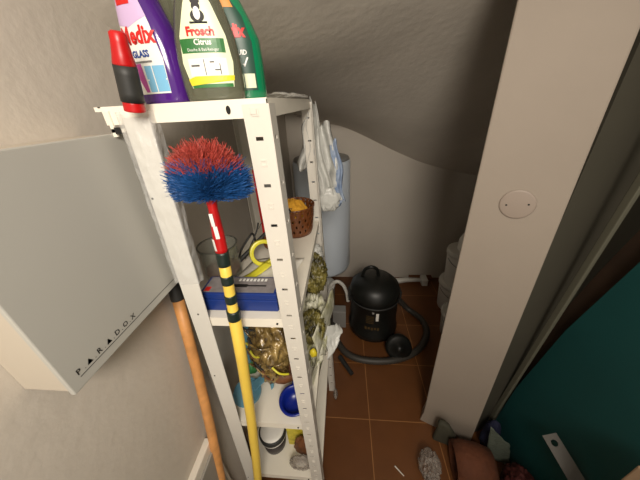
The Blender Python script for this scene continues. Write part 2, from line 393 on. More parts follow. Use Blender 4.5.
# ------------------------------------------------------------------ bottles
def bottle(name, label, x, y, rz, w, d, prof, body, group='cleaning bottles on the top shelf', trig='white'):
    """prof: list of (z, halfwidth factor); superellipse sections"""
    t = thing(name, label, 'bottle', (x, y, 1.4992), rz, group, local=True); t.scale.z = 1.0 if 'citrus' in name else 1.09
    bm = bmesh.new(); rings = []; n = 40
    for z, fw, cx in prof:
        ring = []
        for k in range(n):
            a = 2*PI*k/n; c, s = math.cos(a), math.sin(a)
            ring.append(bm.verts.new((cx + w*fw*math.copysign(abs(c)**.8, c), d*(min(1, fw*1.05)**.6)*math.copysign(abs(s)**.8, s), z)))
        rings.append(ring)
    for a, b in zip(rings, rings[1:]):
        for k in range(n): bm.faces.new((a[k], a[(k+1) % n], b[(k+1) % n], b[k]))
    bm.faces.new(rings[0][::-1]); bm.faces.new(rings[-1])
    obj('bottle_body', bm, body, t, smooth=True)
    zt = prof[-1][0]; cx = prof[-1][2]
    sp = lathe(bmesh.new(), [(.014, zt), (.014, zt+.018), (.011, zt+.02), (.011, zt+.028)], c=(cx, 0, 0), n=20)
    bx(sp, (cx-.012, -.045, zt+.028), (cx+.012, .022, zt+.052)); bx(sp, (cx-.005, -.034, zt-.008), (cx+.005, -.026, zt+.03))
    obj('spray_trigger', sp, trig, t, bevel=.002)
    def surf(px, pz):
        for (z0, f0, c0), (z1, f1, c1) in zip(prof, prof[1:]):
            if z0 <= pz <= z1:
                k = (pz-z0)/(z1-z0); f = f0+(f1-f0)*k; c_ = c0+(c1-c0)*k; break
        else: f, c_ = prof[0][1], 0
        u = min(.999, abs(px-c_)/(w*f)); cc = u**(1/.8); s = math.sqrt(max(0, 1-cc*cc))
        return -d*(min(1, f*1.05)**.6)*s**.8
    return t, surf
def patch(surf, poly, off=.0006):                      # label outline (x,z) -> skin on the bottle
    xs = [p[0] for p in poly]; zs_ = [p[1] for p in poly]; bm = bmesh.new()
    z0, z1 = min(zs_), max(zs_); nz, nx = 26, 12; g_ = []
    n_ = len(poly)
    for i in range(nz+1):
        z = z0 + (z1-z0)*(.0005+.999*i/nz); hit = []
        for k in range(n_):
            a, b = poly[k], poly[(k+1) % n_]
            if (a[1]-z)*(b[1]-z) < 0: hit.append(a[0]+(b[0]-a[0])*(z-a[1])/(b[1]-a[1]))
        if len(hit) < 2: hit = [sum(xs)/len(xs)]*2
        l, r = min(hit), max(hit)
        g_.append([bm.verts.new((l+(r-l)*j/nx, surf(l+(r-l)*j/nx, z)-off, z)) for j in range(nx+1)])
    for i in range(nz):
        for j in range(nx): bm.faces.new((g_[i][j], g_[i][j+1], g_[i+1][j+1], g_[i+1][j]))
    return bm
def wrap(surf, bm, off=.0014):
    for v in bm.verts: v.co.y = surf(v.co.x, v.co.z) - off
    return bm
def rect(x0, z0, x1, z1): return [(x0, z0), (x1, z0), (x1, z1), (x0, z1)]
def ell(cx, cz, rx, rz, n=20): return [(cx+rx*math.cos(2*PI*k/n+.01), cz+rz*math.sin(2*PI*k/n+.01)) for k in range(n)]

P_med = [(0, .92, 0), (.004, .98, 0), (.03, 1, 0), (.06, .98, -.001), (.085, .88, -.003), (.11, .70, -.006), (.13, .52, -.009), (.15, .36, -.011), (.165, .30, -.011), (.175, .30, -.011)]
t, sf = bottle('glass_cleaner_bottle', 'purple glass cleaner bottle with red Medix lettering', -.2705, .435, -.16, .040, .026, P_med, 'purple')
lab = obj('label', patch(sf, [(-.030, .012), (.026, .012), (.027, .05), (.020, .085), (.010, .112), (.002, .124), (-.012, .124), (-.024, .112), (-.033, .085), (-.033, .05)]), 'labelw', t, smooth=True)
obj('lilac_top', patch(sf, [(-.033, .088), (-.024, .112), (-.012, .1238), (.002, .1238), (.010, .112), (.018, .092), (-.01, .083)], .0009), 'lilac', lab)  # lilac printed area across the upper part of the label
obj('brand_tag', patch(sf, rect(-.022, .105, .0, .112), .0013), 'labelred', lab)
obj('lettering', wrap(sf, text_mesh('Medix', .0245, -.002, .074, bold=.0009, sxx=.84)), 'labelred', lab)
obj('lettering', wrap(sf, text_mesh('GLASS', .0098, -.003, .0555, bold=.0004)), 'labelblue', lab)
obj('rule', patch(sf, rect(-.018, .0465, .012, .0485), .0012), 'slit', lab)
obj('picture', patch(sf, rect(-.004, .014, .026, .043), .0010), 'sky', lab)
obj('picture_frame', join(wrap(sf, prism(rect(.008, .014, .0095, .043), 0, .0001), .0014), wrap(sf, prism(rect(-.004, .027, .026, .0285), 0, .0001), .0014)), 'labelw', lab)
obj('ribbon', patch(sf, [(-.026, .046), (-.012, .014), (-.006, .014), (-.008, .046), (-.013, .046), (-.014, .03), (-.020, .046)], .0011), 'pink', lab)

P_fro = [(0, .90, 0), (.004, .97, 0), (.02, 1, 0), (.05, 1, 0), (.075, .93, 0), (.10, .78, 0), (.12, .62, 0), (.14, .45, 0), (.155, .34, 0), (.17, .32, 0)]
t, sf = bottle('citrus_cleaner_bottle', 'clear cleaner bottle with cream Frosch Citrus label', -.190, .43, .24, .0430, .027, P_fro, 'clearb')
lab = obj('label', patch(sf, [(-.026, .016), (.030, .016), (.034, .045), (.030, .075), (.018, .108), (.008, .125), (-.004, .125), (-.014, .110), (-.028, .075), (-.032, .045)]), 'labelg', t, smooth=True)
obj('band', patch(sf, rect(-.029, .056, .027, .0715), .0010), 'labelgr', lab)
obj('lettering', wrap(sf, text_mesh('Frosch', .0130, -.0005, .0785, bold=.0006)), 'labelred', lab)
obj('lettering', wrap(sf, join(text_mesh('Citrus', .0088, 0, .0672, bold=.0002), text_mesh('Dusche & Bad-Reiniger', .0048, -.001, .0593, sxx=.9))), 'labelw', lab)
obj('picture', patch(sf, rect(-.024, .030, .026, .050), .0009), 'mwhite', lab)
obj('picture_lines', wrap(sf, join(prism(rect(-.004, .031, -.003, .049), 0, .0001), prism(rect(.009, .036, .017, .0375), 0, .0001), prism(rect(.016, .031, .0172, .044), 0, .0001), prism(rect(-.021, .041, -.010, .043), 0, .0001), prism(rect(.004, .045, .010, .0465), 0, .0001))), 'slit', lab)
obj('wave', patch(sf, [(-.027, .019), (.032, .024), (.033, .030), (.0, .0265), (-.018, .030), (-.029, .027)], .0011), 'labely', lab)
obj('foot_band', patch(sf, rect(-.0255, .0162, .0295, .0205), .0010), 'labelgr', lab)
frog = join(*[prism(p, 0, .0001) for p in (ell(0, .0945, .0085, .0065), ell(0, .104, .0052, .0052), ell(0, .1098, .0058, .0038), ell(-.0042, .1132, .0021, .0021), ell(.0042, .1132, .0021, .0021), rect(-.011, .0868, .011, .0888))])
obj('emblem', wrap(sf, frog), 'ink', lab); obj('emblem_belly', wrap(sf, prism(ell(0, .097, .0042, .0068), 0, .0001), .0019), 'labelw', lab)

P_grn = [(0, .92, 0), (.004, 1, 0), (.05, 1, 0), (.075, .97, 0), (.095, .82, -.002), (.115, .68, -.006), (.135, .50, -.010), (.155, .36, -.013), (.17, .34, -.013)]
t, sf = bottle('green_cleaner_bottle', 'green cleaner bottle half behind the clear citrus bottle', -.176, .492, .16, .0455, .026, P_grn, 'green', trig='green')
lab = obj('label', patch(sf, [(-.028, .012), (.034, .012), (.034, .07), (.024, .1), (.008, .12), (-.014, .12), (-.032, .07)]), 'dgreen', t, smooth=True)
obj('lettering', wrap(sf, text_mesh('Medix', .020, .004, .082, bold=.0010, sxx=.85)), 'labelred', lab)
obj('lettering', wrap(sf, text_mesh('LIQUID', .0080, .012, .058, bold=.0002)), 'labelw', lab)
obj('top_band', patch(sf, [(-.010, .108), (.014, .108), (.008, .1195), (-.012, .1195)], .0010), 'orange', lab)
obj('tick', wrap(sf, prism([(.016, .045), (.019, .041), (.026, .052), (.024, .053), (.019, .045)], 0, .0001)), 'labelw', lab)
obj('barcode_panel', patch(sf, rect(.016, .015, .032, .033), .0010), 'labelg', lab)

t, sf = bottle('maroon_label_bottle', 'bottle with a maroon and white label between purple and clear bottles', -.262, .515, 0, .040, .024, P_grn, 'clearb')
lab = obj('label', patch(sf, [(-.02, .014), (.032, .014), (.032, .072), (.022, .1), (.0, .1), (-.02, .07)]), 'labelw', t, smooth=True)
obj('top_band', patch(sf, [(-.02, .070), (.031, .070), (.022, .0995), (.0, .0995)], .0010), 'maroon', lab)
obj('text_lines', wrap(sf, join(*[prism(rect(.004, z, .028, z+.002), 0, .0001) for z in (.02, .027, .034, .041, .048, .055)])), 'greyp', lab)

# crumpled film lying on top shelf
tag(obj('plastic_sheet', sheet(lambda u, v: Vector((-.145+.05*u, .50+.30*v, 1.5005+.010*abs(noise.noise(Vector((u*5, v*9, 1))))+.006*math.sin(u*PI))), 14, 30), 'film', smooth=True),
    'crumpled clear plastic sheet lying on the far end of the top shelf', 'plastic sheet')

# ------------------------------------------------------------------ cobweb duster
def pole_pt(z): 
    k = (1.36-z)/1.36
    return Vector((-.2055 - .046*k - .086*k*k, .362 - .055*k, z))
t = thing('cobweb_duster', 'long-handled cobweb duster with blue and red bristle head', 'duster', pole_pt(0))
hub = pole_pt(1.372)
def polesec(z0, z1, r): return tube(bmesh.new(), [pole_pt(z0+(z1-z0)*i/6) for i in range(7)], r, 20)
def pole_straight(): pass
obj('pole', tube(bmesh.new(), [pole_pt(z) for z in (0, .2, .4, .6, .8, 1.0, 1.118, 1.121, 1.2, 1.275)], [.0122]*7+[.0100]*3, 20), 'yellow', t, smooth=True)
for a, b in ((1.274, 1.246), (1.225, 1.207), (1.182, 1.164), (1.144, 1.122)): obj('tape_band', polesec(b, a, .0112 if a > 1.15 else .0130), 'tape', t, smooth=True)
sl = obj('sleeve', tube(bmesh.new(), [pole_pt(z) for z in (1.272, 1.28, 1.31, 1.35, 1.368, 1.376)], [.0106, .0104, .0096, .0072, .0088, .0098], 20), 'red', t, smooth=True)
for z, dx in ((1.335, .000), (1.313, .003), (1.290, -.006)):
    c = pole_pt(z); obj('sticker', sheet(lambda u, v: c+Vector((dx+(u-.5)*.006, -math.sqrt(max(1e-6, .0110**2-(dx+(u-.5)*.006)**2)), (v-.5)*.022)), 4, 4), 'labelw', sl)
def bristles(kind):
    rnd = random.Random(3); bm = bmesh.new()
    for i in range(9000):
        ph = rnd.uniform(0, 2*PI); th = math.acos(1-rnd.random()*1.02)
        if th > 1.56: th = 1.56
        L = (.060 + .018*math.cos(th)) * rnd.uniform(.84, 1.05)
        split = (.047+rnd.uniform(-.012, .010))/max(.05, math.cos(th))
        d0 = Vector((math.sin(th)*math.cos(ph), math.sin(th)*math.sin(ph)*.5, math.cos(th)))
        j = Vector((rnd.uniform(-1, 1), rnd.uniform(-1, 1), rnd.uniform(-1, 1)))*.005
        a0, a1 = (0.006, min(L, split)) if kind == 'blue' else (split, L)
        if a1 <= a0: continue
        side = d0.orthogonal().normalized()*.00042; side.rotate(Matrix.Rotation(rnd.uniform(0, 6), 3, d0)); s2 = d0.cross(side).normalized()*.00042
        prev = None; N = 4
        for k in range(N+1):
            s = a0+(a1-a0)*k/N
            p = hub + Vector((.004, 0, 0)) + d0*s + j*(s/.07)**2 + Vector((math.sin(s*220+i), math.cos(s*190+i), 0))*.0018
            p.z = max(p.z, hub.z-.002)
            ring = [bm.verts.new(p+side), bm.verts.new(p-side*.5+s2*.86), bm.verts.new(p-side*.5-s2*.86)]
            if prev:
                for q in range(3): bm.faces.new((prev[q], prev[(q+1) % 3], ring[(q+1) % 3], ring[q]))
            prev = ring
    return bm
obj('blue_bristles', bristles('blue'), 'bluebr', t); obj('red_bristles', bristles('red'), 'redbr', t)

# wooden stick
t = thing('broom_stick', 'bare wooden stick with black rubber end leaning beside the alarm box', 'stick', (-.375, .22, 0))
def stp(z):
    k = (1.137-z)/(1.137-.458); return Vector((-.390, .435, 1.137)).lerp(Vector((-.391, .316, .458)), k) + Vector((.007*math.sin(max(0, min(1, k))*PI), 0, 0))
obj('shaft', tube(bmesh.new(), [stp(0.0+i*.11) for i in range(11)], .0128, 20), 'wood', t, smooth=True)
obj('end_cap', tube(bmesh.new(), [stp(1.100), stp(1.103), stp(1.145), stp(1.149)], [.0146, .0148, .0140, .012], 20), 'black', t, smooth=True)

# grey board with dark red edge slid between unit and wall
t = thing('leaning_plank', 'narrow grey plank with dark red edge behind the left upright', 'plank', (-.39, .43, 0))
def gpan(o, x0, x1, y, yy):
    bm = bmesh.new(); V = [bm.verts.new(p) for p in ((x0, y, 0), (x1, y, 0), (x1+.006, y, .80), (x0+.006, y, .80), (x0, yy, 0), (x1, yy, 0), (x1+.006, yy, .80), (x0+.006, yy, .80))]
    for f in ((0, 1, 2, 3), (7, 6, 5, 4), (0, 4, 5, 1), (1, 5, 6, 2), (2, 6, 7, 3), (3, 7, 4, 0)): bm.faces.new([V[i] for i in f])
    return bm
obj('plank_body', gpan(0, -.412, -.380, .446, .462), 'greybd', t); obj('edging', gpan(0, -.380, -.3745, .445, .463), 'darkred', t)

# ------------------------------------------------------------------ second shelf
S2 = 1.0925
t = thing('tool_case', 'flat blue plastic tool case with a smoked clear lid', 'case', (-.225, .44, S2))
obj('base', box((-.312, .402, S2), (-.142, .464, S2+.032)), 'casebl', t, bevel=.003)
ld_ = obj('lid', box((-.312, .402, S2+.033), (-.142, .464, S2+.049)), 'casebl', t, bevel=.003)
obj('lid_window', box((-.306, .407, S2+.049), (-.148, .459, S2+.0496)), 'caselid', ld_)
obj('lettering', join(*[box((-.238+i*.0085, .445, S2+.0496), (-.2325+i*.0085, .454, S2+.0500)) for i in range(8)]), 'labelw', ld_)
obj('picture', join(box((-.256, .424, S2+.0496), (-.212, .434, S2+.0501)), box((-.212, .427, S2+.0496), (-.170, .431, S2+.0501))), 'ink', ld_)
obj('red_mark', box((-.304, .410, S2+.0496), (-.292, .424, S2+.0500)), 'labelred', ld_)
# glass jar
jc = (-.322, .540, S2)
t = thing('glass_jar', 'clear round glass jar with rust-red contents behind the blue case', 'jar', jc)
bm = lathe(bmesh.new(), [(.045, .0), (.047, .004), (.0475, .09), (.048, .092), (.0455, .092), (.045, .008), (.01, .006)], c=jc, n=40); obj('vessel', bm, 'glass', t, smooth=True)
bm = bmesh.new(); tube(bm, [(jc[0]+.048*math.cos(a*PI/20), jc[1]+.048*math.sin(a*PI/20), S2+.092) for a in range(40)], .0022, 8, closed=True); obj('rim', bm, 'jarrim', t, smooth=True)
obj('contents', lathe(bmesh.new(), [(.040, .007), (.043, .012), (.042, .026), (.02, .030)], c=jc, n=24), 'rust', t, smooth=True)
# white paper sheets
tag(obj('paper_sheet', sheet(lambda u, v: Vector((-.292+.15*u+.03*v, .495+.11*v, S2+.002+.012*v*u+.004*math.sin(u*5))), 10, 8), 'paper', smooth=True, solid=.0006), 'white paper sheet lying behind the blue tool case', 'paper')
# tape roll
tc_ = Vector((-.219, .575, S2+.046)); rot = Matrix.Rotation(.5, 4, 'Z') @ Matrix.Rotation(PI/2-.35, 4, 'X')
t = thing('tape_roll', 'lime yellow adhesive tape roll with loose end on second shelf', 'tape', (tc_.x, tc_.y, S2))
mx = Matrix.Translation(tc_) @ rot
bm = bmesh.new(); n = 40; R_ = []
for (r, z) in ((.036, -.012), (.036, .012), (.026, .012), (.026, -.012)): R_.append([bm.verts.new(mx @ Vector((r*math.cos(2*PI*k/n), r*math.sin(2*PI*k/n), z))) for k in range(n)])
for i in range(4):
    for k in range(n): bm.faces.new((R_[i][k], R_[i][(k+1) % n], R_[(i+1) % 4][(k+1) % n], R_[(i+1) % 4][k]))
obj('roll', bm, 'tapey', t, smooth=True, bevel=.0008)
obj('loose_end', sheet(lambda u, v: Vector((-.262+.050*u+.014*v, .505+.050*u+.0*v, S2+.012+.016*u*u)) + Vector((.012*v, -.010*v, .002)), 10, 3), 'tapey', t, smooth=True, solid=.0005)
# brown knob
tag(obj('brown_spool', lathe(bmesh.new(), [(.021, -.01), (.023, -.006), (.023, .008), (.018, .014), (.008, .015)], mx=Matrix.Translation((-.202, .612, S2+.060)) @ Matrix.Rotation(1.1, 4, 'X'), n=24), 'brown', smooth=True), 'brown round spool showing inside the yellow tape roll', 'spool')
# dark straps
def strap(pts, w_, name, label, cat, m_='black'):
    bm = bmesh.new(); tube(bm, smooth_path(pts), w_, 8); return tag(obj(name, bm, m_, smooth=True), label, cat)
strap([(-.295, .575, S2+.016), (-.27, .60, S2+.034), (-.24, .635, S2+.058), (-.20, .68, S2+.085), (-.165, .72, S2+.11)], .0065, 'dark_rod', 'dark grey rod lying diagonally behind the yellow tape roll', 'rod')
strap([(-.285, .60, S2+.010), (-.262, .60, S2+.050), (-.245, .62, S2+.085), (-.238, .63, S2+.11)], .0022, 'wire_loop', 'thin dark wire sticking up beside the glass jar', 'wire')
strap([(-.300, .59, S2+.008), (-.285, .585, S2+.045), (-.262, .60, S2+.078), (-.255, .62, S2+.080), (-.26, .64, S2+.03)], .0030, 'brush_handle', 'short dark curved handle leaning just right of the jar', 'handle')
strap([(-.245, .64, S2+.085), (-.225, .67, S2+.115), (-.19, .70, S2+.128), (-.16, .73, S2+.11)], .0010, 'thin_wire', 'thin pale arching wire above the dark rod', 'wire', 'strip')
# red-edged box hidden behind post
t = thing('carton', 'tall white carton with a red edge behind the slotted post', 'carton', (-.19, .72, S2))
obj('carton_body', box((-.254, .70, S2), (-.195, .76, S2+.26)), 'greyp', t, bevel=.001)
obj('red_edge', box((-.2545, .698, S2+.02), (-.246, .7000, S2+.24)), 'labelred', t)
# basket
bc = (-.166, .795, S2)
t = thing('basket', 'round brown perforated plastic basket on the second shelf', 'basket', bc)
bm = bmesh.new(); n = 72; rows_ = [(.041, 0), (.043, .006), (.0445, .014), (.0455, .022), (.0465, .030), (.0475, .038), (.0485, .046), (.0495, .054), (.050, .062), (.0505, .070), (.051, .076), (.053, .080), (.053, .084)]
g_ = [[bm.verts.new((bc[0]+1.28*r*math.cos(2*PI*k/n), bc[1]+1.28*r*math.sin(2*PI*k/n), bc[2]+z*1.22)) for k in range(n)] for r, z in rows_]
for i in range(len(rows_)-1):
    for k in range(n):
        if i in (2, 4, 6, 8) and (k + (i//2)*2) % 4 == 0 or (i == 10 and k % 3 == 0): continue
        bm.faces.new((g_[i][k], g_[i][(k+1) % n], g_[i+1][(k+1) % n], g_[i+1][k]))
bm.faces.new(g_[0][::-1]); obj('basket_body', bm, 'brown', t, smooth=True, solid=.0022)
tag(obj('yellow_cloth', lump((bc[0]-.008, bc[1]-.004, S2+.078), (.048, .046, .040), .22, 2.2, 3, 4), 'cloth', smooth=True), 'folded yellow cloth stuffed in the brown basket', 'cloth')

# ------------------------------------------------------------------ third shelf
S3 = .6725
t = thing('foil_bag', 'big clear bag of gold-brown wrappers on the third shelf', 'bag', (-.22, .53, S3))
obj('wrappers', lump((-.232, .555, S3+.125), (.070, .083, .132), .26, 4.2, 5, 5), 'goldfoil', t, smooth=True)
for i in range(16):
    q = random.Random(i+40); a_ = q.uniform(-1.5, .6); z_ = q.uniform(.08, .23); c = Vector((-.225+.070*math.sin(a_), .555-.082*math.cos(a_), S3+z_))
    dd = Vector((q.uniform(.3, 1), 0, q.uniform(-1, .2))).normalized()*q.uniform(.016, .03)
    obj('wrapper_strip', tube(bmesh.new(), smooth_path([c-dd, c+Vector((0, -.010, 0)), c+dd]), .0035, 6), ('black', 'goldfoil', 'bpack', 'goldfoil', 'tapey')[i % 5], t, smooth=True)
obj('dark_lining', lump((-.205, .535, S3+.028), (.070, .050, .030), .15, 3, 2, 3), 'bpack', t, smooth=True)
# light blue scoop
t = thing('light_blue_scoop', 'light blue plastic scoop with a forked tail on the third shelf', 'scoop', (-.30, .47, S3))
bm = prism([(-.045+.045*math.cos(a*PI/12), .045*math.sin(a*PI/12)) for a in range(24)], 0, .012, Matrix.Translation((-.268, .462, S3+.012)) @ Matrix.Rotation(-PI/2+.25, 4, 'X')); obj('disc', bm, 'lblue', t, bevel=.003)
obj('tail', prism([(-.03, .012), (.012, .052), (.046, .050), (.040, .036), (.048, .004), (.042, -.006), (.024, .030), (.006, .010), (-.008, -.012)], 0, .005, Matrix.Translation((-.272, .468, S3+.030)) @ Matrix.Rotation(-PI/2+.12, 4, 'X')), 'lblue', t, bevel=.002)
tag(obj('blue_sheet', lump((-.335, .60, S3+.07), (.030, .08, .08), .2, 2, 4, 3), 'lblue', smooth=True), 'light blue crumpled bag behind the yellow pole', 'bag')
tag(obj('green_sponge', lump((-.318, .545, S3+.028), (.022, .028, .032), .15, 2, 8, 3), 'leaf', smooth=True), 'small green sponge beside the foil bag', 'sponge')
# cobalt bowl
bw = (-.150, .434, S3)
t = thing('blue_bowl', 'small cobalt blue plastic bowl behind the slotted post', 'bowl', bw)
tl = Matrix.Translation((bw[0], bw[1], S3+.002)) @ Matrix.Rotation(.12, 4, 'X')
obj('bowl', lathe(bmesh.new(), [(.022, .002), (.030, .006), (.037, .024), (.040, .038), (.0455, .0385), (.0455, .0415), (.038, .0415), (.034, .026), (.026, .0095), (.004, .0085)], n=40, mx=tl), 'bowl', t, smooth=True)
obj('handle', prism([(-.012, .036), (-.010, .052), (.010, .052), (.012, .036)], .0, .004, Matrix.Translation((bw[0], bw[1], S3+.046)) @ Matrix.Rotation(-PI/2+.30, 4, 'X')), 'bowl', t, bevel=.0015)
# printed grocery bag spilling out at the right side
t = thing('grocery_bag', 'white printed grocery bag spilling out of the third shelf side', 'bag', (-.10, .66, S3))
obj('bag_body', lump((-.112, .665, S3+.085), (.055, .115, .125), .30, 2.6, 12, 5, sharp=True), 'printbag', t, smooth=True)
obj('bag_front', sheet(lambda u, v: Vector((-.092+.050*u*(1-.5*v)+.012*math.sin(v*6), .500+.22*u, .640+.26*(1-v)+.015*noise.noise(Vector((u*4, v*5, 2))))), 16, 20), 'printbag', t, smooth=True, solid=.001)
obj('bag_flap', sheet(lambda u, v: Vector((-.062+.050*u+.006*math.sin(v*7+u*4), .575+.05*u+.05*v, .70+.115*v-.045*u*(v-.5)*2+.01*noise.noise(Vector((u*5, v*5, 7))))), 12, 12), 'bagw', t, smooth=True, solid=.001)
obj('yellow_tag', lump((-.098, .532, .792), (.013, .010, .018), .15, 2, 1, 3), 'labely', t, smooth=True)
tag(obj('olive_packet', lump((-.100, .69, .985), (.040, .052, .068), .35, 3.4, 15, 5, sharp=True), 'olive', smooth=True), 'upper olive green packet seen past the slotted post', 'packet', 'olive packets at the shelf side')
tag(obj('olive_packet', lump((-.100, .575, .862), (.036, .045, .055), .38, 3.0, 25, 5, sharp=True), 'olive', smooth=True), 'lower olive green packet on top of the printed grocery bag', 'packet', 'olive packets at the shelf side')
tag(obj('white_wrapper', lump((-.105, .76, 1.01), (.030, .05, .045), .35, 2.4, 35, 4, sharp=True), 'bagw', smooth=True), 'crumpled white wrapper beneath the second shelf, above the olive packets', 'wrapper')

# ------------------------------------------------------------------ lowest shelf
S4 = .3205
kc = (-.272, .480, S4)
t = thing('paint_bucket', 'small grey paint bucket with white rim on the lowest shelf', 'bucket', kc)
obj('pail', lathe(bmesh.new(), [(.040, 0), (.041, .004), (.046, .066)], c=kc, n=32), 'bucket', t, smooth=True)
obj('white_band', lathe(bmesh.new(), [(.046, .0661), (.0485, .068), (.049, .072), (.047, .074)], c=kc, n=32), 'mwhite', t, smooth=True)
obj('rim', lathe(bmesh.new(), [(.048, .0741), (.050, .076), (.051, .096), (.046, .098)], c=kc, n=32), 'black', t, smooth=True)
obj('lid', lathe(bmesh.new(), [(.045, .0981), (.043, .100), (.034, .103), (.010, .099)], c=kc, n=32), 'mwhite', t, smooth=True)
t = tag(obj('yellow_packet', join(box((-.218, .475, S4), (-.135, .505, S4+.150))), 'ypack', bevel=.006), 'yellow packet standing under the third shelf', 'packet')
tag(obj('brown_packet', lump((-.150, .452, S4+.056), (.036, .016, .058), .2, 2.4, 5, 4), 'bpack', smooth=True), 'brown packet in front of the yellow packet', 'packet')
tag(obj('clear_bag', lump((-.158, .412, S4+.030), (.040, .018, .036), .25, 2.6, 55, 4, sharp=True), 'clearbag', smooth=True), 'crumpled clear bag lying on the lowest shelf', 'bag')

# ------------------------------------------------------------------ white bag hung on the rear post
t = thing('carrier_bag', 'white plastic carrier bag hanging from the rear shelf post', 'bag', (-.05, .91, 1.13))
def hang(x0t, x1t, x0b, x1b, zt, zb, y, ph, amp=.014):
    def P(u, v):
        x = (x0t+(x1t-x0t)*u)*(1-v)+(x0b+(x1b-x0b)*u)*v
        return Vector((x+.006*math.sin(v*9+ph), y+amp*math.sin(u*9+ph)+.012*noise.noise(Vector((u*4, v*6, ph))), zt+(zb-zt)*v+.012*math.sin(u*5+ph)))
    return P
obj('bag_fold', sheet(hang(-.112, -.092, -.108, -.030, 1.497, 1.13, .905, 1), 20, 30), 'bagw', t, smooth=True, solid=.0012)
obj('bag_fold', sheet(hang(-.118, -.108, -.158, -.118, 1.47, 1.29, .895, 2), 14, 24), 'bagw', t, smooth=True, solid=.0012)
obj('bag_fold', sheet(hang(-.090, -.040, -.085, .002, 1.425, 1.15, .930, 4), 20, 30), 'bagw', t, smooth=True, solid=.0012)
obj('blue_print', sheet(hang(-.042, -.018, -.022, .006, 1.37, 1.15, .915, 4, .004), 10, 24), 'bagblue', t, smooth=True, solid=.001)
obj('bag_bottom', lump((-.060, .915, 1.165), (.048, .022, .050), .22, 2.4, 66, 4), 'bagw', t, smooth=True)

# ------------------------------------------------------------------ water heater
wc = (-.150, 1.765)
t = thing('water_heater', 'tall white cylindrical water heater hung in the back left corner', 'water heater', (wc[0], wc[1], .27))
obj('shell', lathe(bmesh.new(), [(.150, .285), (.185, .300), (.196, .325), (.196, 1.135), (.190, 1.150)], c=(*wc, 0), n=64), 'tank', t, smooth=True)
obj('top_cap', lathe(bmesh.new(), [(.190, 1.1502), (.185, 1.163), (.15, 1.172), (.05, 1.176)], c=(*wc, 0), n=64), 'tankcap', t, smooth=True)
obj('bottom_cap', lathe(bmesh.new(), [(.06, .245), (.13, .255), (.150, .284)], c=(*wc, 0), n=48), 'tankcap', t, smooth=True)
obj('bracket', box((-.25, 1.94, .95), (-.05, YB, 1.0)), 'tankcap', t)
for x in (-.19, -.11): obj('pipe_stub', lathe(bmesh.new(), [(.012, .21), (.012, .245)], c=(x, 1.75, 0), n=16), 'chrome', t, smooth=True)
# bucket and items under it
tag(obj('white_hose', tube(bmesh.new(), smooth_path([(-.110, 1.45, .012), (-.112, 1.45, .20), (-.100, 1.45, .315), (-.055, 1.45, .362), (-.010, 1.45, .335), (.018, 1.45, .26), (.028, 1.44, .19)]), .0125, 14), 'white', smooth=True), 'white plastic hose bent in a U beside the black vacuum', 'hose')
t = thing('grey_container', 'grey plastic container standing under the water heater', 'container', (-.10, 1.58, 0))
obj('tub', lathe(bmesh.new(), [(.085, 0), (.09, .01), (.098, .22), (.10, .225)], c=(-.17, 1.58, 0), n=40), 'greyp', t, smooth=True)
obj('lid', lathe(bmesh.new(), [(.100, .2255), (.102, .24), (.09, .25), (.02, .252)], c=(-.17, 1.58, 0), n=40), 'mwhite', t, smooth=True)
tag(obj('grey_box', box((-.085, 1.36, .0), (.012, 1.43, .16)), 'greyp', bevel=.006), 'small grey box between hose and vacuum', 'box')

# ------------------------------------------------------------------ vacuum cleaner
vc = (.205, 1.375)
t = thing('vacuum_cleaner', 'black drum vacuum cleaner on the tile floor at the back', 'vacuum cleaner', (vc[0], vc[1], 0))
dr = obj('drum', lathe(bmesh.new(), [(.150, .03), (.168, .036), (.170, .075), (.160, .10), (.158, .30), (.162, .305), (.162, .325)], c=(*vc, 0), n=56), 'vac', t, smooth=True)
obj('motor_head', lathe(bmesh.new(), [(.166, .326), (.166, .37), (.155, .41), (.12, .445), (.06, .462), (.01, .465)], c=(*vc, 0), n=56), 'vac', t, smooth=True)
obj('carry_handle', tube(bmesh.new(), smooth_path([(.120, 1.40, .440), (.135, 1.38, .515), (.175, 1.37, .545), (.215, 1.38, .515), (.228, 1.40, .445)]), .011, 12), 'vac', t, smooth=True)
obj('rim_band', tube(bmesh.new(), [(vc[0]+.165*math.cos(a*PI/24), vc[1]+.165*math.sin(a*PI/24), .326) for a in range(48)], .006, 8, closed=True), 'black', t, smooth=True)
for s in (-1, 1): obj('latch', box((vc[0]+s*.168-.008, vc[1]-.03, .28), (vc[0]+s*.168+.008, vc[1]+.03, .36)), 'black', t, bevel=.004)
for a in (-2.2, -.9, .9, 2.2):
    c = (vc[0]+.13*math.cos(a), vc[1]+.13*math.sin(a)); obj('caster', lathe(bmesh.new(), [(.014, 0), (.024, .012), (.024, .03), (.012, .042)], c=(*c, 0), n=18), 'black', t, smooth=True)
def vlab(x, z): return vc[1]-math.sqrt(max(0, .1592**2-(x-vc[0])**2))-.0008
def vpatch(x0, z0, x1, z1): return sheet(lambda u, v: Vector((x0+(x1-x0)*u, vlab(x0+(x1-x0)*u, 0), z0+(z1-z0)*v)), 6, 2)
obj('label', vpatch(.202, .225, .220, .290), 'mwhite', dr)
obj('label', vpatch(.175, .313, .192, .330) if 0 else vpatch(.176, .285, .190, .300), 'greyp', dr)
obj('lettering', join(*[vpatch(.135+i*.020, .140+.006*(i % 2), .148+i*.020, .165) for i in range(5)]), 'vlet', dr)
obj('lettering', join(*[vpatch(.140, .20+i*.014, .190, .206+i*.014) for i in range(5)]), 'vlet', dr)
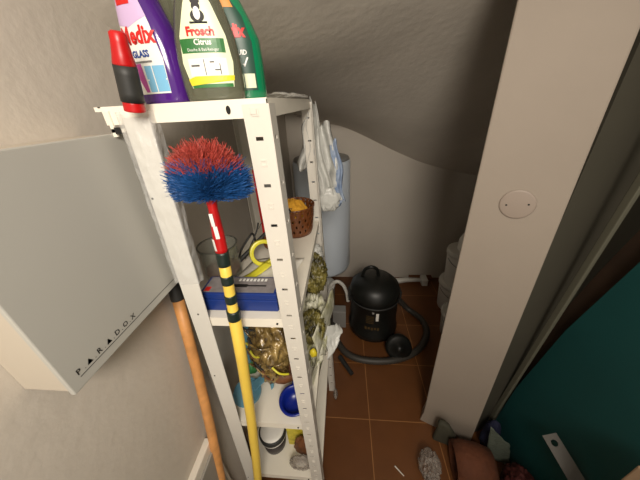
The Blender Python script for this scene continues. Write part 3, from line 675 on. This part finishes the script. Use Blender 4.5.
# corrugated hose on the floor
hp = smooth_path([(.345, 1.50, .22), (.42, 1.54, .12), (.50, 1.53, .035), (.575, 1.43, .028), (.572, 1.30, .028), (.480, 1.165, .028), (.320, 1.085, .028), (.13, 1.075, .028), (.01, 1.125, .028), (-.060, 1.24, .028), (-.085, 1.33, .04), (-.06, 1.30, .10) if 0 else (-.10, 1.40, .035)], 16)
obj('suction_hose', tube(bmesh.new(), hp, [.0225 if i % 2 else .0195 for i in range(len(hp))], 16), 'hose', t, smooth=True)
t2 = tag(obj('floor_brush', lathe(bmesh.new(), [(.070, 0), (.082, .006), (.082, .022), (.065, .034), (.024, .045), (.020, .065)], c=(0, 0, 0), n=36, mx=Matrix.Translation((.345, 1.150, .078)) @ Matrix.Rotation(1.0, 4, 'X')), 'vac', smooth=True), 'round black vacuum brush leaning against the drum', 'brush')
tag(obj('hose_nozzle', tube(bmesh.new(), [(-.030, 1.10, .018), (.045, .985, .016)], [.016, .013], 14), 'black'), 'short black nozzle lying on the tiles by the shelving', 'nozzle')
# white floor nozzle behind the vacuum
t = thing('white_nozzle', 'white plastic nozzle lying against the back wall', 'nozzle', (.60, 1.90, 0))
obj('tube', tube(bmesh.new(), [(.40, 1.86, .045), (.56, 1.90, .040), (.70, 1.90, .040)], [.028, .022, .016], 16), 'white', t, smooth=True)
obj('head', box((.69, 1.86, .0), (.74, 1.95, .065)), 'white', t, bevel=.006)
tag(obj('brown_carton', box((.60, 1.93, 0), (.80, 1.985, .035)), 'bpack', bevel=.002), 'flat brown carton strip lying along the back wall', 'carton')

# ------------------------------------------------------------------ buckets behind the column
def bucket(x, y, z, r, h, label):
    t = thing('white_bucket', label, 'bucket', (x, y, z), 0, 'white buckets behind the column')
    obj('pail', lathe(bmesh.new(), [(r*.84, 0), (r*.86, .004), (r*.97, h*.84), (r*.97, h*.86)], c=(x, y, z), n=40), 'mwhite', t, smooth=True)
    obj('rim', lathe(bmesh.new(), [(r*.975, h*.86), (r*1.02, h*.87), (r*1.02, h*.95), (r, h*.96)], c=(x, y, z), n=40), 'white', t, smooth=True)
    obj('lid', lathe(bmesh.new(), [(r*.995, h*.961), (r, h*.99), (r*.9, h), (r*.3, h*.985)], c=(x, y, z), n=40), 'white', t, smooth=True)
    obj('bail', tube(bmesh.new(), [(x+r*1.03*math.cos(a), y+r*1.03*math.sin(a), z+h*.80-.05*math.sin((a-3.3)/2.6*PI)*1) for a in [3.3+i*.13 for i in range(21)]], .0025, 8), 'greyp', t, smooth=True)
bucket(.785, 1.345, 0, .118, .19, 'front white bucket on the floor behind the column')
bucket(.862, 1.62, 0, .130, .25, 'rear white bucket on the floor under a milky lidded bucket')
bucket(.868, 1.62, .2505, .125, .27, 'milky lidded white bucket stacked on the rear bucket')
t = thing('white_jug', 'small white jug topping the bucket stack behind the column', 'jug', (.86, 1.62, .521))
obj('jug_body', lathe(bmesh.new(), [(.060, .521), (.064, .53), (.062, .60), (.040, .65), (.028, .66), (.028, .70)], c=(.865, 1.62, 0), n=32), 'mwhite', t, smooth=True)
obj('cap', lathe(bmesh.new(), [(.030, .7005), (.030, .72), (.024, .722)], c=(.865, 1.62, 0), n=24), 'white', t, smooth=True)

# ------------------------------------------------------------------ right side boards
def slab(pts, th, name=None):                          # quad in a near-x plane, thick in +x
    bm = bmesh.new(); A = [bm.verts.new(p) for p in pts]; B = [bm.verts.new((p[0]+th, p[1], p[2])) for p in pts]
    bm.faces.new(A); bm.faces.new(B[::-1])
    for i in range(len(A)): bm.faces.new((A[i], A[(i+1) % len(A)], B[(i+1) % len(A)], B[i]))
    return bm
tag(obj('grey_upright', slab([(.700, .745, 0), (.700, .725, 0), (.700, .628, 1.62), (.700, .648, 1.62)], .012), 'greyprof', bevel=.002), 'thin grey upright profile leaning beside the column', 'profile')
tag(obj('teal_board', slab([(.750, .757, 0), (.750, .735, .35), (.750, .678, .765), (.750, .605, 1.095), (.750, .52, 1.50), (.750, -.55, 1.50), (.750, -.45, 0)], .018), 'teal', bevel=.002), 'large dark teal board leaning at the right', 'board')
tag(obj('brown_board', slab([(.775, .81, 0), (.775, .775, .6), (.775, .70, 1.00), (.775, .60, 1.45), (.775, -.40, 1.45), (.775, -.35, 0)], .02), 'dwood', bevel=.002), 'dark brown wooden board edge behind the teal board', 'board')

# ------------------------------------------------------------------ clutter at the foot of the column
t = thing('metal_strip', 'flat grey metal strip with a round hole against the teal board', 'strip', (.76, .45, .02))
a, b = Vector((.692, .505, .45)), Vector((.735, .30, .30))
d = (Vector((.733, .36, .40))-a).normalized()
# flat bar with end hole, lying along the board
ax = Vector((.055, -.235, -.090)).normalized(); sd = Vector((.60, .12, .25)); sd = (sd - ax*sd.dot(ax)).normalized(); nn = ax.cross(sd)
org = Vector((.690, .503, .462)); L_, W_ = .24, .044
bm = bmesh.new(); hn = 24; hc = org + ax*.026
ho = [hc + .0095*(math.cos(2*PI*k/hn)*ax + math.sin(2*PI*k/hn)*sd) for k in range(hn)]
sq = []
for k in range(hn):
    c_, s_ = math.cos(2*PI*k/hn), math.sin(2*PI*k/hn); m_ = max(abs(c_), abs(s_)); sq.append(hc + (c_/m_*.024)*ax + (s_/m_*W_/2)*sd)
Vh = [bm.verts.new(p) for p in ho]; Vs = [bm.verts.new(p) for p in sq]
for k in range(hn): bm.faces.new((Vh[k], Vh[(k+1) % hn], Vs[(k+1) % hn], Vs[k]))
q = [bm.verts.new(hc+ax*.024+sd*W_/2), bm.verts.new(hc+ax*.024-sd*W_/2), bm.verts.new(hc+ax*L_-sd*W_/2), bm.verts.new(hc+ax*L_+sd*W_/2)]; bm.faces.new(q)
obj('bar', bm, 'strip', t, solid=.004)
t = thing('timber_post', 'beige timber block corner poking in at the lower right corner', 'timber', (.68, .27, 0))
obj('block', box((.632, .20, 0), (.700, .304, .765)), 'beige', t, bevel=.004)
# terracotta roll
rc = Vector((.47, .555, .085))
bm = bmesh.new(); ang = Vector((.9, -.10, .08)).normalized()
tube(bm, [rc, rc+ang*.04, rc+ang*.10, rc+ang*.15], [.072, .078, .074, .060], 28, cap=False)
t = thing('rolled_cloth', 'terracotta cloth roll lying at the foot of the column', 'cloth', (rc.x, rc.y, 0))
obj('outer_roll', bm, 'terracotta', t, smooth=True, solid=.010)
bm = bmesh.new(); tube(bm, [rc+ang*.015, rc+ang*.1], [.045, .04], 24, cap=True); obj('inner_roll', bm, 'darkred', t, smooth=True)
tag(obj('red_cloth', lump((.690, .46, .10), (.052, .085, .10), .18, 2.6, 31, 5, sharp=True), 'darkred', smooth=True), 'dark red crumpled cloth right of the terracotta roll', 'cloth')
tag(obj('clear_plastic_bag', lump((.372, .545, .055), (.042, .055, .065), .30, 2.2, 77, 5, sharp=True), 'clearbag', smooth=True), 'crumpled clear plastic bag left of the terracotta roll', 'bag')
tag(obj('grey_cloth', prism([(-.035, 0), (.085, .0), (.065, .075), (.020, .150), (-.015, .165), (-.030, .150), (-.026, .09)], 0, .03, Matrix.Translation((.458, .655, .0)) @ Matrix.Rotation(-.3, 4, 'Z')), 'slate', bevel=.012, sub=1), 'dark grey-green folded slab against the column foot', 'cloth')
tag(obj('navy_cloth', lump((.668, .660, .10), (.034, .030, .11), .2, 2.2, 41, 4), 'navy', smooth=True), 'navy cloth bundle in the gap beside the column', 'cloth')
tag(obj('grey_plastic', sheet(lambda u, v: Vector((  .635+.085*u-.02*v, .60-.03*u+.02*v, .04+.21*v*(1-.4*u)+.02*noise.noise(Vector((u*5, v*5, 3))))), 14, 14), 'greygreen', smooth=True, solid=.002), 'grey-green plastic sheet standing before the teal board', 'plastic sheet')
tag(obj('white_splinter', tube(bmesh.new(), [(.228, .552, .003), (.262, .518, .004)], [.003, .002], 8), 'paper'), 'small white splinter lying on the tiles', 'splinter')
tag(obj('plastic_scrap', lump((-.052, .86, .015), (.012, .03, .017), .3, 2.5, 71, 3), 'clearbag', smooth=True), 'small clear plastic scrap beside the shelving foot', 'scrap')
